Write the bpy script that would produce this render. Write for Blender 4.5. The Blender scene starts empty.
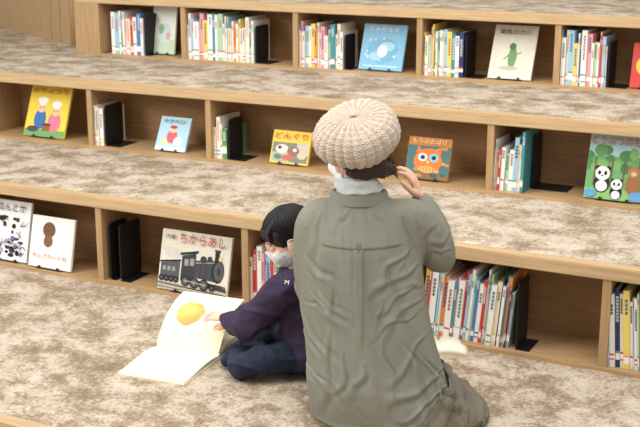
import bpy, bmesh, math, random, time
from mathutils import Vector, Matrix, noise
from mathutils.bvhtree import BVHTree
random.seed(7)
S = bpy.context.scene
COL = S.collection
PI = math.pi
rad = math.radians
try:
    S.view_settings.view_transform = 'Standard'
    S.view_settings.look = 'None'
except Exception as e:
    print(e)

# ------------------------------------------------------------------ camera
FPX, TH, AZ, CZ = 1160.0, rad(14.96), rad(26.85), 1.468
FZ = -.035
RIGHT = Vector((math.cos(AZ), math.sin(AZ), 0))
FH = Vector((-math.sin(AZ), math.cos(AZ), 0))
FWD = FH*math.cos(TH) - Vector((0, 0, 1))*math.sin(TH)
UPV = FH*math.sin(TH) + Vector((0, 0, 1))*math.cos(TH)
CAM = Vector((0, 0, CZ))
def ray(x, y): return FWD + RIGHT*((x-320)/FPX) + UPV*((213.5-y)/FPX)
def PY(x, y, Y):
    r = ray(x, y); return CAM + r*(Y/r.y)
def PZ(x, y, z=FZ):
    r = ray(x, y); return CAM + r*((z-CZ)/r.z)
def XP(px, Y, z):
    u = (px-320)/FPX
    a11, a12, a21, a22 = FWD.y+RIGHT.y*u, UPV.y, FWD.z, UPV.z
    det = a11*a22-a12*a21; dz = z-CZ
    a = (Y*a22-a12*dz)/det; b = (a11*dz-a21*Y)/det
    return FWD.x*a + RIGHT.x*u*a + UPV.x*b
cd = bpy.data.cameras.new('camera'); cam = bpy.data.objects.new('camera', cd); COL.objects.link(cam)
cam.location = CAM; cam.rotation_euler = (PI/2-TH, 0, AZ)
cd.sensor_width = 36; cd.lens = FPX/640*36
cd.dof.use_dof = True; cd.dof.focus_distance = 3.5; cd.dof.aperture_fstop = 8.0
S.camera = cam

# ------------------------------------------------------------------ materials
def lin(c):
    o = []
    for v in c:
        v = v/255.0
        o.append(v/12.92 if v <= .04045 else ((v+.055)/1.055)**2.4)
    return o
def mat(name, col, rough=.6, var=.06, scale=25, stretch=(1, 1, 1), bump=0, bscale=80, bstretch=(1, 1, 1), spec=.3, metal=0):
    m = bpy.data.materials.new(name); m.use_nodes = True
    nt = m.node_tree; N = nt.nodes; L = nt.links
    b = N['Principled BSDF']; b.inputs['Roughness'].default_value = rough
    b.inputs['Metallic'].default_value = metal
    b.inputs['Specular IOR Level'].default_value = spec
    tc = N.new('ShaderNodeTexCoord')
    mp = N.new('ShaderNodeMapping'); mp.inputs['Scale'].default_value = stretch
    L.new(tc.outputs['Object'], mp.inputs['Vector'])
    nz = N.new('ShaderNodeTexNoise'); nz.inputs['Scale'].default_value = scale; nz.inputs['Detail'].default_value = 4
    L.new(mp.outputs[0], nz.inputs['Vector'])
    r = N.new('ShaderNodeValToRGB'); c = lin(col)
    r.color_ramp.elements[0].position = .3; r.color_ramp.elements[1].position = .7
    r.color_ramp.elements[0].color = [max(0, x*(1-var)) for x in c]+[1]
    r.color_ramp.elements[1].color = [min(1, x*(1+var)) for x in c]+[1]
    L.new(nz.outputs['Fac'], r.inputs['Fac']); L.new(r.outputs['Color'], b.inputs['Base Color'])
    if bump:
        mp2 = N.new('ShaderNodeMapping'); mp2.inputs['Scale'].default_value = bstretch
        L.new(tc.outputs['Object'], mp2.inputs['Vector'])
        n2 = N.new('ShaderNodeTexNoise'); n2.inputs['Scale'].default_value = bscale; n2.inputs['Detail'].default_value = 3
        L.new(mp2.outputs[0], n2.inputs['Vector'])
        bp = N.new('ShaderNodeBump'); bp.inputs['Strength'].default_value = bump; bp.inputs['Distance'].default_value = .004
        L.new(n2.outputs['Fac'], bp.inputs['Height']); L.new(bp.outputs['Normal'], b.inputs['Normal'])
    return m
_mc = {}
def pm(rgb, rough=.5):
    k = (tuple(rgb), rough)
    if k not in _mc: _mc[k] = mat('paint_%d_%d_%d' % tuple(rgb), rgb, rough, .05, 30)
    return _mc[k]
def carpet():
    m = bpy.data.materials.new('carpet'); m.use_nodes = True
    nt = m.node_tree; N = nt.nodes; L = nt.links; b = N['Principled BSDF']
    b.inputs['Roughness'].default_value = .95; b.inputs['Specular IOR Level'].default_value = .1
    g = N.new('ShaderNodeNewGeometry')
    def nz(scale, st, det, ro, dist=0):
        mp = N.new('ShaderNodeMapping'); mp.inputs['Scale'].default_value = st; L.new(g.outputs['Position'], mp.inputs['Vector'])
        n = N.new('ShaderNodeTexNoise'); n.inputs['Scale'].default_value = scale; n.inputs['Detail'].default_value = det; n.inputs['Roughness'].default_value = ro; n.inputs['Distortion'].default_value = dist
        L.new(mp.outputs[0], n.inputs['Vector']); return n
    a = nz(8, (1, 1.05, 1), 8, .68, .3); c = nz(95, (1, .9, 1), 2, .5); f = nz(260, (1, 1, 1), 2, .6)
    def ma(op, x, y):
        n = N.new('ShaderNodeMath'); n.operation = op
        for i, v in enumerate((x, y)):
            if isinstance(v, (int, float)): n.inputs[i].default_value = v
            else: L.new(v, n.inputs[i])
        return n.outputs[0]
    s = ma('ADD', ma('MULTIPLY', a.outputs['Fac'], .70), ma('MULTIPLY', c.outputs['Fac'], .30))
    s = ma('ADD', s, ma('MULTIPLY', ma('SUBTRACT', f.outputs['Fac'], .5), .14))
    r = N.new('ShaderNodeValToRGB'); e = r.color_ramp.elements
    e[0].position = .36; e[0].color = lin((130, 110, 88))+[1]
    e[1].position = .64; e[1].color = lin((208, 195, 177))+[1]
    x = e.new(.465); x.color = lin((158, 139, 116))+[1]
    x = e.new(.525); x.color = lin((188, 172, 151))+[1]
    L.new(s, r.inputs['Fac']); L.new(r.outputs['Color'], b.inputs['Base Color'])
    bp = N.new('ShaderNodeBump'); bp.inputs['Strength'].default_value = .5; bp.inputs['Distance'].default_value = .005
    L.new(f.outputs['Fac'], bp.inputs['Height']); L.new(bp.outputs['Normal'], b.inputs['Normal'])
    return m
M_carpet = carpet()
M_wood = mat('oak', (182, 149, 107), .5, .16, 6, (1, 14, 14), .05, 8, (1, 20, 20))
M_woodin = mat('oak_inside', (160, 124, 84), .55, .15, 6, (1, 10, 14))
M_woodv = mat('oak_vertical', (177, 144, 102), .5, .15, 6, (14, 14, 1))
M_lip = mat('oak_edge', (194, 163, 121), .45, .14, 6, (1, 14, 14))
M_black = mat('black_metal', (26, 26, 28), .45, .1, 30)
M_page = mat('page_edges', (238, 233, 218), .8, .06, 300, (1, 1, .1))
M_white = mat('white_paper', (240, 238, 232), .7, .03, 40)
M_labelred = pm((212, 84, 90))
M_skin = mat('skin', (226, 180, 150), .5, .05, 18, bump=.05, bscale=200)
M_skinc = mat('skin_child', (236, 192, 164), .5, .05, 18)
M_coat = mat('olive_coat', (133, 131, 117), .85, .06, 7, bump=.25, bscale=420, spec=.15)
M_coat2 = mat('olive_coat_seam', (104, 102, 90), .85, .06, 20)
M_skirt = mat('taupe_skirt', (114, 107, 92), .85, .10, 9, bump=.3, bscale=30)
M_scarf = mat('grey_knit', (196, 200, 197), .9, .08, 40, bump=.3, bscale=150)
M_beret = mat('beige_wool', (195, 178, 159), .95, .10, 60, bump=.7, bscale=210)
M_hair = mat('dark_hair', (56, 43, 36), .45, .3, 40, (6, 6, 1), .5, 60, (5, 5, .6))
M_hairc = mat('black_hair', (30, 26, 27), .5, .3, 40, (6, 6, 1), .5, 60, (5, 5, .6))
M_mask = mat('white_mask', (238, 240, 241), .8, .03, 30)
M_maskc = mat('patterned_mask', (236, 238, 240), .85, .28, 110)
M_sweater = mat('aubergine_knit', (58, 45, 68), .9, .15, 30, bump=.4, bscale=220)
M_jeans = mat('dark_denim', (40, 47, 64), .85, .2, 60, bump=.3, bscale=200)
M_eye = pm((242, 240, 236), .3); M_iris = pm((30, 22, 20), .2)

# ------------------------------------------------------------------ helpers
def bx(bm, x0, x1, y0, y1, z0, z1, mi=0):
    v = [bm.verts.new(p) for p in ((x0,y0,z0),(x1,y0,z0),(x1,y1,z0),(x0,y1,z0),(x0,y0,z1),(x1,y0,z1),(x1,y1,z1),(x0,y1,z1))]
    for q in ((3,2,1,0),(4,5,6,7),(0,1,5,4),(1,2,6,5),(2,3,7,6),(3,0,4,7)):
        f = bm.faces.new([v[i] for i in q]); f.material_index = mi
def obj(name, bm, mats, parent=None, smooth=False, loc=None):
    if isinstance(bm, bmesh.types.BMesh):
        me = bpy.data.meshes.new(name); bm.to_mesh(me); bm.free()
    else:
        me = bm; me.name = name; me.materials.clear()
    for m in (mats if isinstance(mats, (list, tuple)) else [mats]): me.materials.append(m)
    if smooth:
        for p in me.polygons: p.use_smooth = True
    o = bpy.data.objects.new(name, me); COL.objects.link(o)
    if parent: o.parent = parent
    if loc is not None: o.location = loc
    return o
def tag(o, label, cat, group=None):
    o['label'] = label; o['category'] = cat
    if group: o['group'] = group
    return o
def thing(name, label, cat, loc=(0, 0, 0), rot=(0, 0, 0), group=None):
    o = bpy.data.objects.new(name, None); COL.objects.link(o); o.empty_display_size = .05
    o.location = loc; o.rotation_euler = rot
    return tag(o, label, cat, group)
def struct(name, bm, m):
    o = obj(name, bm, m); o['kind'] = 'structure'; return o
def ell(bm, c, r, M=None, rot=None, sub=3):
    T = Matrix.Translation(Vector(c))
    if rot: T = T @ rot.to_4x4()
    T = T @ Matrix.Diagonal((r[0], r[1], r[2], 1))
    if M is not None: T = M @ T
    bmesh.ops.create_icosphere(bm, subdivisions=sub, radius=1, matrix=T)
def tube(bm, pts, rs, seg=14, cap=True):
    pts = [Vector(p) for p in pts]; n = len(pts)
    if not isinstance(rs, (list, tuple)): rs = [rs]*n
    P, R = [], []
    d0 = (pts[0]-pts[1]).normalized(); d1 = (pts[-1]-pts[-2]).normalized()
    if cap:
        for k, q in ((.95, .3), (.7, .7)): P.append(pts[0]+d0*rs[0]*k); R.append(rs[0]*q)
    P += pts; R += list(rs)
    if cap:
        for k, q in ((.7, .7), (.95, .3)): P.append(pts[-1]+d1*rs[-1]*k); R.append(rs[-1]*q)
    rings = []; nrm = None
    for i, p in enumerate(P):
        a = P[max(0, i-1)]; b = P[min(len(P)-1, i+1)]; t = (b-a).normalized()
        if nrm is None:
            nrm = t.orthogonal().normalized()
        else:
            nrm = (nrm - t*nrm.dot(t))
            nrm = nrm.normalized() if nrm.length > 1e-6 else t.orthogonal().normalized()
        bn = t.cross(nrm)
        rings.append([bm.verts.new(p + (nrm*math.cos(2*PI*k/seg)+bn*math.sin(2*PI*k/seg))*R[i]) for k in range(seg)])
    for a, b in zip(rings, rings[1:]):
        for k in range(seg): bm.faces.new((a[k], a[(k+1) % seg], b[(k+1) % seg], b[k]))
    bm.faces.new(rings[0][::-1]); bm.faces.new(rings[-1])
def curve(pts, n=8):
    pts = [Vector(p) for p in pts]; out = []
    for i in range(len(pts)-1):
        p0 = pts[max(0, i-1)]; p1 = pts[i]; p2 = pts[i+1]; p3 = pts[min(len(pts)-1, i+2)]
        for k in range(n):
            t = k/n
            out.append(.5*((2*p1)+(p2-p0)*t+(2*p0-5*p1+4*p2-p3)*t*t+(3*p1-p0-3*p2+p3)*t**3))
    out.append(pts[-1]); return out
def limb(bm, pts, rs, seg=16):
    c = curve(pts, 6); r = []
    for i in range(len(pts)-1):
        for k in range(6): r.append(rs[i]+(rs[i+1]-rs[i])*k/6)
    r.append(rs[-1]); tube(bm, c, r, seg)
def loft(bm, rings, seg=40, ex=2.3):
    R = []
    for (z, cx, cy, rx, ry) in rings:
        L = []
        for k in range(seg):
            a = 2*PI*k/seg; c, s = math.cos(a), math.sin(a)
            L.append(bm.verts.new((cx+rx*math.copysign(abs(c)**(2/ex), c), cy+ry*math.copysign(abs(s)**(2/ex), s), z)))
        R.append(L)
    for a, b in zip(R, R[1:]):
        for k in range(seg): bm.faces.new((a[k], a[(k+1) % seg], b[(k+1) % seg], b[k]))
    bm.faces.new(R[0][::-1]); bm.faces.new(R[-1])
def fuse(bm, voxel, it=5, fac=.5):
    bmesh.ops.recalc_face_normals(bm, faces=bm.faces)
    me = bpy.data.meshes.new('tmp'); bm.to_mesh(me); bm.free()
    o = bpy.data.objects.new('tmp', me); COL.objects.link(o)
    m = o.modifiers.new('r', 'REMESH'); m.mode = 'VOXEL'; m.voxel_size = voxel
    if it:
        s = o.modifiers.new('s', 'SMOOTH'); s.factor = fac; s.iterations = it
    dg = bpy.context.evaluated_depsgraph_get(); dg.update()
    r = bpy.data.meshes.new_from_object(o.evaluated_get(dg))
    bpy.data.objects.remove(o); bpy.data.meshes.remove(me)
    return r
def displace(me, fn):
    nr = [v.normal.copy() for v in me.vertices]
    for v, n in zip(me.vertices, nr): v.co += n*fn(v.co, n)
    me.update()
def text(name, body, size, m, parent, loc, rot=(PI/2, 0, 0), width=None):
    cu = bpy.data.curves.new('t', 'FONT'); cu.body = body; cu.size = size; cu.align_x = 'CENTER'; cu.align_y = 'CENTER'; cu.extrude = .0002
    o = bpy.data.objects.new('t', cu); COL.objects.link(o)
    dg = bpy.context.evaluated_depsgraph_get(); dg.update()
    me = bpy.data.meshes.new_from_object(o.evaluated_get(dg)); bpy.data.objects.remove(o)
    if width and len(me.vertices):
        xs = [v.co.x for v in me.vertices]; w = max(xs)-min(xs); cx = (max(xs)+min(xs))/2
        for v in me.vertices: v.co.x = (v.co.x-cx)*width/w
    t = obj(name, me, m, parent); t.location = loc; t.rotation_euler = rot; return t
def bvh(me): return BVHTree.FromPolygons([v.co.copy() for v in me.vertices], [tuple(p.vertices) for p in me.polygons])
def sst(a, b, x):
    t = min(1, max(0, (x-a)/(b-a))); return t*t*(3-2*t)

# ------------------------------------------------------------------ coat of the woman, draped first in an otherwise empty scene
SHR, ELR, WRR = (.122, .015, .595), (.208, .045, .490), (.158, .115, .632)
SHL, ELL_, WRL = (-.145, .02, .59), (-.163, .10, .40), (-.02, .20, .27)
def coatgeo():
    b = bmesh.new()
    loft(b, [(.004, .112, .01, .282, .205), (.04, .080, .01, .253, .205), (.09, .050, .005, .229, .198), (.14, .028, .0, .213, .190), (.20, .006, .0, .197, .172), (.30, -.016, .0, .175, .15), (.38, -.020, .0, .165, .138), (.47, -.021, .01, .165, .130), (.53, -.02, .016, .169, .12), (.575, -.02, .022, .160, .107), (.612, -.022, .026, .133, .088), (.645, -.024, .03, .092, .072), (.676, -.026, .032, .068, .062)], 48, 2.2)
    limb(b, [(.08, .015, .588), SHR, (.172, .030, .542), ELR], [.064, .064, .058, .050]); limb(b, [ELR, (.194, .085, .558), (.160, .112, .620)], [.050, .046, .038])
    limb(b, [(-.10, .02, .590), SHL, (-.163, .05, .5), ELL_], [.062, .063, .059, .054]); limb(b, [ELL_, WRL], [.053, .042])
    ell(b, (.06, .10, .10), (.15, .15, .10))
    return b
CR = [((.125, .525), (.035, .43), 1), ((.135, .49), (.0, .385), .8), ((.15, .44), (.03, .355), .7), ((-.165, .51), (-.085, .43), .9), ((-.17, .455), (-.055, .365), .7), ((-.175, .40), (-.07, .335), .7),
      ((.15, .395), (.055, .265), .9), ((.16, .35), (.01, .29), .6), ((-.18, .34), (-.085, .215), .9), ((-.130, .620), (-.138, .47), .7), ((.095, .620), (.112, .48), .8),
      ((.155, .42), (.09, .405), .6), ((-.18, .375), (-.11, .36), .6), ((.16, .465), (.10, .435), .6), ((-.10, .42), (-.045, .31), .6), ((.04, .40), (.015, .30), .6),
      ((-.10, .30), (-.14, .05), .9), ((-.05, .24), (-.10, .10), .7), ((.045, .29), (.085, .10), .8), ((.11, .27), (.20, .04), 1.2), ((.15, .23), (.275, .03), 1.4),
      ((.18, .27), (.06, .16), 1.1), ((.215, .19), (.07, .09), 1.2), ((.23, .13), (.10, .05), 1.2), ((-.185, .27), (-.10, .15), 1.0), ((-.185, .20), (-.06, .09), .9), ((.19, .16), (.33, .03), 1.5), ((.24, .535), (.16, .505), .9), ((.24, .495), (.165, .485), .8), ((.205, .57), (.145, .535), .6), ((-.04, .63), (-.11, .575), .5), ((.0, .63), (.07, .58), .5), ((.0, .22), (-.04, .12), .8)]
def crease(c):
    d = 0
    for k, ((x0, z0), (x1, z1), s) in enumerate(CR):
        dx, dz = x1-x0, z1-z0; L2 = dx*dx+dz*dz; t = ((c.x-x0)*dx+(c.z-z0)*dz)/L2
        if -.1 < t < 1.1:
            l = math.sqrt(L2); sd = ((c.x-x0)*dz-(c.z-z0)*dx)/l + .030*noise.noise(Vector((t*2.2, k*7.3, .5)))
            w = (.0050+.008*t)*(.8+.25*math.sin(k*2.4)); e = max(0, math.sin(PI*min(1, max(0, (t+.1)/1.2))))**.9; q = sd/w
            if abs(q) < 4: d += s*e*(-.0054*math.exp(-q*q)+.0046*math.exp(-(q-1.8)**2/1.6))
    return d
def drape():
    t0 = time.time()
    base = fuse(coatgeo(), .0110, 4)
    displace(base, lambda c, n: .004*noise.noise(c*7))
    colm = base.copy()
    def inset(c, n):
        k = .012
        if c.z < .52: k = .012+.018*min(1, (.52-c.z)/.12)
        if c.z < .14: k = .016
        return -k
    displace(colm, inset)
    co = bpy.data.objects.new('drape_form', colm); COL.objects.link(co)
    co.modifiers.new('c', 'COLLISION'); co.collision.thickness_outer = .004; co.collision.cloth_friction = 6
    fb = bmesh.new(); bx(fb, -1, 1, -1, 1, -.05, 0.0); fm = bpy.data.meshes.new('f'); fb.to_mesh(fm); fb.free()
    fo = bpy.data.objects.new('drape_floor', fm); COL.objects.link(fo); fo.modifiers.new('c', 'COLLISION'); fo.collision.thickness_outer = .003; fo.collision.cloth_friction = 20
    bb = bmesh.new(); bb.from_mesh(base)
    bmesh.ops.delete(bb, geom=[f for f in bb.faces if all(v.co.z < .012 for v in f.verts)], context='FACES')
    me = bpy.data.meshes.new('cloth'); bb.to_mesh(me); bb.free()
    o = bpy.data.objects.new('drape_cloth', me); COL.objects.link(o)
    vg = o.vertex_groups.new(name='pin')
    for v in me.vertices:
        c = v.co; w = 0
        if c.z > .60: w = min(1, (c.z-.60)/.05)
        if (c-Vector((.160, .112, .620))).length < .05: w = 1
        if c.y > .12 and c.z < .45: w = max(w, .6)
        if w > 0: vg.add([v.index], w, 'REPLACE')
    m = o.modifiers.new('cloth', 'CLOTH'); s = m.settings
    s.quality = 6; s.mass = .35; s.tension_stiffness = 20; s.compression_stiffness = 20; s.shear_stiffness = 8; s.bending_stiffness = 1.4
    s.tension_damping = 12; s.compression_damping = 12; s.shear_damping = 8; s.bending_damping = .5; s.air_damping = 2
    s.vertex_group_mass = 'pin'; s.pin_stiffness = 1; s.shrink_min = -.068; s.shrink_max = -.068
    m.collision_settings.collision_quality = 3; m.collision_settings.distance_min = .005; m.collision_settings.use_self_collision = False
    NF = 30
    m.point_cache.frame_start = 1; m.point_cache.frame_end = NF
    for f in range(1, NF+1): S.frame_set(f)
    dg = bpy.context.evaluated_depsgraph_get()
    r = bpy.data.meshes.new_from_object(o.evaluated_get(dg))
    mx = max((a.co-b_.co).length for a, b_ in zip(r.vertices, me.vertices)); av = sum((a.co-b_.co).length for a, b_ in zip(r.vertices, me.vertices))/len(r.vertices)
    print('DRAPE verts', len(r.vertices), 'max', round(mx, 4), 'avg', round(av, 4), 'sec', round(time.time()-t0, 1))
    for x in (o, co, fo): bpy.data.objects.remove(x)
    S.frame_set(1)
    if mx > .4 or mx != mx: return None
    t = bpy.data.objects.new('t', r); COL.objects.link(t)
    sm_ = t.modifiers.new('s', 'SMOOTH'); sm_.factor = .5; sm_.iterations = 2
    sd = t.modifiers.new('d', 'SUBSURF'); sd.levels = 2; sd.render_levels = 2
    dg = bpy.context.evaluated_depsgraph_get(); dg.update()
    q = bpy.data.meshes.new_from_object(t.evaluated_get(dg)); bpy.data.objects.remove(t)
    return q
coat_mesh = None
try: coat_mesh = drape()
except Exception as ex: print('DRAPE failed', ex)
if coat_mesh is None: coat_mesh = fuse(coatgeo(), .0042, 7)
def tailor(c, n):
    if n.y > .35: return 0
    d = crease(c)
    if n.y < -.2 and -.15 < c.x < .11:
        ed = sst(-.15, -.12, c.x)*sst(.11, .08, c.x)
        d += .0034*ed*sst(.538, .543, c.z+.006*math.cos((c.x+.02)*14)-.006)*sst(.66, .62, c.z)
        px = c.x+.029; fade = sst(.22, .34, c.z)*sst(.540, .536, c.z)
        d += .0050*fade*sst(-.0135, -.0105, px)*sst(.0135, .0105, px)
    return d
displace(coat_mesh, tailor)

# ------------------------------------------------------------------ steps and shelving
R = .33
D = {1: 3.62, 2: 4.38, 3: 5.14, 4: 5.90}
ZB = {1: FZ, 2: R, 3: 2*R}
YE = PZ(0, 413).y
b = bmesh.new(); bx(b, -6, 4, YE, 9, FZ-.05, FZ); struct('floor', b, M_carpet)
b = bmesh.new(); bx(b, -6, 4, YE-.05, YE, FZ-.05, FZ); struct('trim_1', b, M_lip)
b = bmesh.new(); bx(b, -6, 4, YE-.03, YE, FZ-.37, FZ-.05); struct('wall_front', b, M_wood)
b = bmesh.new(); bx(b, -6, 4, -.6, YE, FZ-.42, FZ-.37); struct('floor_5', b, M_carpet)
XL3 = XP(100, D[3], .70); XE3 = XP(76, D[3], .70)
for i in (1, 2, 3):
    b = bmesh.new(); x0 = -7 if i < 3 else XE3
    bx(b, x0, 4, D[i]+.05, 9, R*i-.03, R*i); struct('floor_%d' % (i+1), b, M_carpet)
DIVPX = {1: (100, 245, 411, 601), 2: (90, 208, 339, 488), 3: (183, 298, 418, 555)}
tiername = {1: 'bottom tier behind the two people', 2: 'middle tier behind the beret', 3: 'topmost tier at the back'}
for i in (1, 2, 3):
    H = R*i-ZB[i]
    t = thing('bookcase', 'long oak open bookcase built into the step, ' + tiername[i], 'bookcase', (0, D[i], ZB[i]))
    xs = [XP(p, D[i], ZB[i]+.02) for p in DIVPX[i]]
    L = (xs[-1]-xs[0])/3
    X0, X1 = (xs[0]-4*L, xs[-1]+3*L) if i < 3 else (XL3, xs[-1]+3*L)
    b = bmesh.new(); bx(b, X0 if i < 3 else XE3, X1, 0, .05, H-.045, H)
    bmesh.ops.bevel(b, geom=b.edges[:], offset=.003, segments=2, affect='EDGES'); obj('edge_board', b, M_lip, t)
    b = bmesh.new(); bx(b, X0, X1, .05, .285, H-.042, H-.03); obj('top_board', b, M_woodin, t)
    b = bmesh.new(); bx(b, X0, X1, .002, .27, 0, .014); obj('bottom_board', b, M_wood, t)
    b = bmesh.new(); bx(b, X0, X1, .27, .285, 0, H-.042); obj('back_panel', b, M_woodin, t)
    k = -4
    while xs[0]+k*L < X1:
        x = xs[0]+k*L
        if x > X0+.05:
            b = bmesh.new(); bx(b, x-.014, x+.014, .008, .27, .014, H-.045); obj('divider', b, M_woodv, t)
        k += 1
    if i == 3:
        b = bmesh.new(); bx(b, XE3, X0, .002, .285, 0, H-.045); obj('side_panel', b, M_woodv, t)
# timber wall at the upper left
A = PZ(72, 46, 2*R); B = PZ(-60, 12, 2*R)
dv = (B-A); ln = dv.length; an = math.atan2(dv.y, dv.x)
b = bmesh.new(); bx(b, .32, ln+1, -.04, 0, 0, 1.2)
for k in range(2): bx(b, .02+k*.15, .02+k*.15+.14, -.05, .0, 0, 1.2)
w = struct('wall_left', b, M_woodv); w.location = A; w.rotation_euler.z = an

# ------------------------------------------------------------------ books
ORD = ['first','second','third','fourth','fifth','sixth','seventh','eighth','ninth','tenth','eleventh','twelfth','thirteenth','fourteenth','fifteenth','sixteenth','seventeenth','eighteenth','nineteenth','twentieth','twenty-first','twenty-second','twenty-third','twenty-fourth','twenty-fifth','twenty-sixth','twenty-seventh','twenty-eighth','twenty-ninth','thirtieth']
C = {'white': (236, 233, 226), 'cream': (228, 216, 186), 'red': (200, 66, 60), 'pink': (230, 160, 168), 'orange': (228, 148, 84), 'yellow': (232, 206, 104), 'green': (92, 146, 100), 'pale green': (170, 202, 160), 'blue': (82, 122, 176), 'pale blue': (158, 194, 216), 'navy': (50, 60, 98), 'teal': (70, 142, 148), 'brown': (132, 98, 70), 'purple': (132, 104, 152), 'black': (44, 44, 48), 'grey': (160, 160, 158)}
LABC = [M_labelred, M_labelred, pm((226, 150, 156)), pm((88, 130, 180)), pm((200, 196, 186)), pm((110, 160, 110)), pm((236, 200, 90))]
def spine_book(th, h, d, colname, label, group, loc, tilt):
    r = thing('picture_book', label, 'book', loc, (0, tilt, 0), group)
    m = pm(C[colname]); c = .0012
    b = bmesh.new(); bx(b, 0, c, 0, d, 0, h); bx(b, th-c, th, 0, d, 0, h); bx(b, c, th-c, 0, c, 0, h); obj('cover', b, m, r)
    b = bmesh.new(); bx(b, c, th-c, c, d-.004, .003, h-.003); obj('pages', b, M_page, r)
    b = bmesh.new(); z = random.choice([.012, .018, .018, .026]); hh = random.choice([.022, .030, .030, .036])
    bx(b, .0008, th-.0008, -.0006, 0, z, z+hh, 0); bx(b, .0008, th-.0008, -.0009, -.0006, z+hh-.007, z+hh, 1)
    if random.random() < .5: bx(b, .0008, th-.0008, -.0009, -.0006, z, z+.005, 1)
    obj('spine_label', b, [M_white, random.choice(LABC)], r)
    b = bmesh.new(); tc = M_white if sum(C[colname]) < 400 else random.choice([pm((70, 60, 60)), pm((190, 70, 66)), pm((70, 100, 150)), pm((90, 140, 90)), pm((220, 150, 80))])
    n = random.randint(3, 9); zz = h*random.uniform(.84, .96); s = min(th*.6, .011)
    for k in range(n):
        if zz < .085: break
        for q in range(3):
            bx(b, th/2-s/2, th/2+s/2, -.0006, 0, zz-s*(.2+.33*q), zz-s*(.05+.33*q))
        bx(b, th/2-s*.12, th/2+s*.12, -.0006, 0, zz-s, zz)
        zz -= s*1.25
    obj('spine_title', b, tc, r)
    return r
def row(i, x0, x1, n, cols, hr, where, group, tilt=0, st=.03, d=.18):
    Y = D[i]+st; z = ZB[i]+.014
    a, e = XP(x0, Y, z), XP(x1, Y, z)
    ws = [random.choice((.45, .6, .8, 1, 1.3, 1.7))*random.uniform(.85, 1.15) for _ in range(n)]; sc = (e-a)/sum(ws)
    x = a
    for k in range(n):
        th = ws[k]*sc*math.cos(tilt); cn = cols[k % len(cols)] if k < len(cols) else random.choice(cols)
        h = random.uniform(*hr)
        spine_book(th-.0006, h, d*random.uniform(.94, 1.0), cn, '%s-spined picture book, %s from left in %s' % (cn, ORD[k], where), group, (x, Y+random.uniform(-.006, .008), z), tilt)
        x += ws[k]*sc
    return x
def bookend(i, px, label, h=.17, dep=.12, base=.085, st=.03, xw=None):
    z = ZB[i]+.014; Y = D[i]+st
    x = XP(px, Y, z) if xw is None else xw
    r = thing('bookend', label, 'bookend', (x+.003, Y, z), group='black metal bookends')
    b = bmesh.new(); bx(b, 0, .006, 0, dep, .002, h)
    bmesh.ops.bevel(b, geom=[ed for ed in b.edges if abs(ed.verts[0].co.x-ed.verts[1].co.x) > .004], offset=.008, segments=3, affect='EDGES')
    obj('upright', b, M_black, r)
    b = bmesh.new(); bx(b, 0, base, 0, dep, 0, .002); obj('base_plate', b, M_black, r)
W = 'white'
row(3, 112, 144, 11, [W, 'pale blue', W, 'green', W, 'pink', 'cream', 'red', W, 'blue', W], (.19, .25), 'leftmost row of the top tier', 'picture books in the leftmost top-tier row')
row(3, 188, 254, 24, [W, W, 'pale blue', W, 'pink', 'yellow', W, 'teal', W, 'pale green', W, 'cream', W, 'pale blue', 'cream', W, 'orange', W, 'yellow', W, 'cream', W, 'pale green', W], (.17, .245), 'second row of the top tier', 'picture books in the second top-tier row')
row(3, 297, 343, 18, [W, 'pale blue', W, 'pink', 'cream', 'pale blue', W, 'yellow', 'orange', 'cream', W, 'pink', W, 'pale green', 'teal', W, 'cream', W], (.16, .23), 'top-tier row left of the blue display book', 'picture books left of the blue display book')
row(3, 420, 463, 16, [W, 'yellow', W, 'pale green', 'pink', 'yellow', 'green', W, 'pale green', W, 'cream', 'pale blue', 'yellow', 'teal', W, 'navy'], (.18, .245), 'top-tier row left of the beige display book', 'picture books left of the beige display book')
row(3, 557, 605, 17, [W, 'pale blue', W, 'cream', 'pale blue', 'yellow', W, 'blue', W, 'pink', W, 'pale green', W, 'cream', 'red', 'pale blue', W], (.18, .25), 'top-tier row right of the beige display book', 'picture books right of the beige display book')
row(2, 94, 104, 4, [W, W, 'cream', W], (.175, .20), 'small row right of the yellow display book', 'few picture books right of the yellow display book')
row(2, 213, 227, 5, ['pale green', 'cream', W, 'cream', 'green'], (.14, .20), 'small row left of the photo-covered display book', 'few picture books left of the photo-covered display book')
xt = row(2, 493, 520, 9, [W, 'cream', 'red', W, 'pale green', W, 'pale blue', 'yellow', W], (.15, .225), 'middle-tier row left of the panda display book', 'picture books left of the panda display book', tilt=rad(2))
spine_book(.012, .25, .165, 'teal', 'tall teal picture book with its side showing, at the right end of the middle-tier row', 'picture books left of the panda display book', (xt+.002, D[2]+.012, ZB[2]+.014), rad(1))
row(1, 251, 282, 10, [W, 'red', W, 'pink', W, 'pale blue', 'red', W, 'pale green', W], (.19, .235), 'bottom-tier row behind the child', 'picture books behind the child')
row(1, 419, 508, 29, ['yellow', 'red', W, 'green', 'pale blue', W, 'orange', W, 'teal', 'pink', W, 'red', 'pale blue', W, 'pale green', 'blue', W, 'red', W, 'grey', 'pale green', W, 'cream', 'navy', W, 'teal', 'orange', 'navy', 'grey'], (.205, .277), 'bottom-tier row right of the woman', 'picture books right of the woman', tilt=rad(5))
row(1, 605, 680, 20, ['pale blue', W, 'navy', 'cream', 'yellow', W, 'grey', W, 'pale green', 'orange', W, 'red', W, 'teal', W, 'pink', W, 'cream', W, 'blue'], (.215, .275), 'bottom-tier row at the far right edge', 'picture books at the far right of the bottom tier', tilt=-rad(4))
bookend(3, 145, 'black metal bookend holding up the leftmost row of the top tier', .22, .15, .03)
bookend(3, 255, 'black metal bookend holding up the second row of the top tier', .19, .13)
bookend(3, 344, 'black metal bookend just left of the blue display book', .17, .11, .04)
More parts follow.
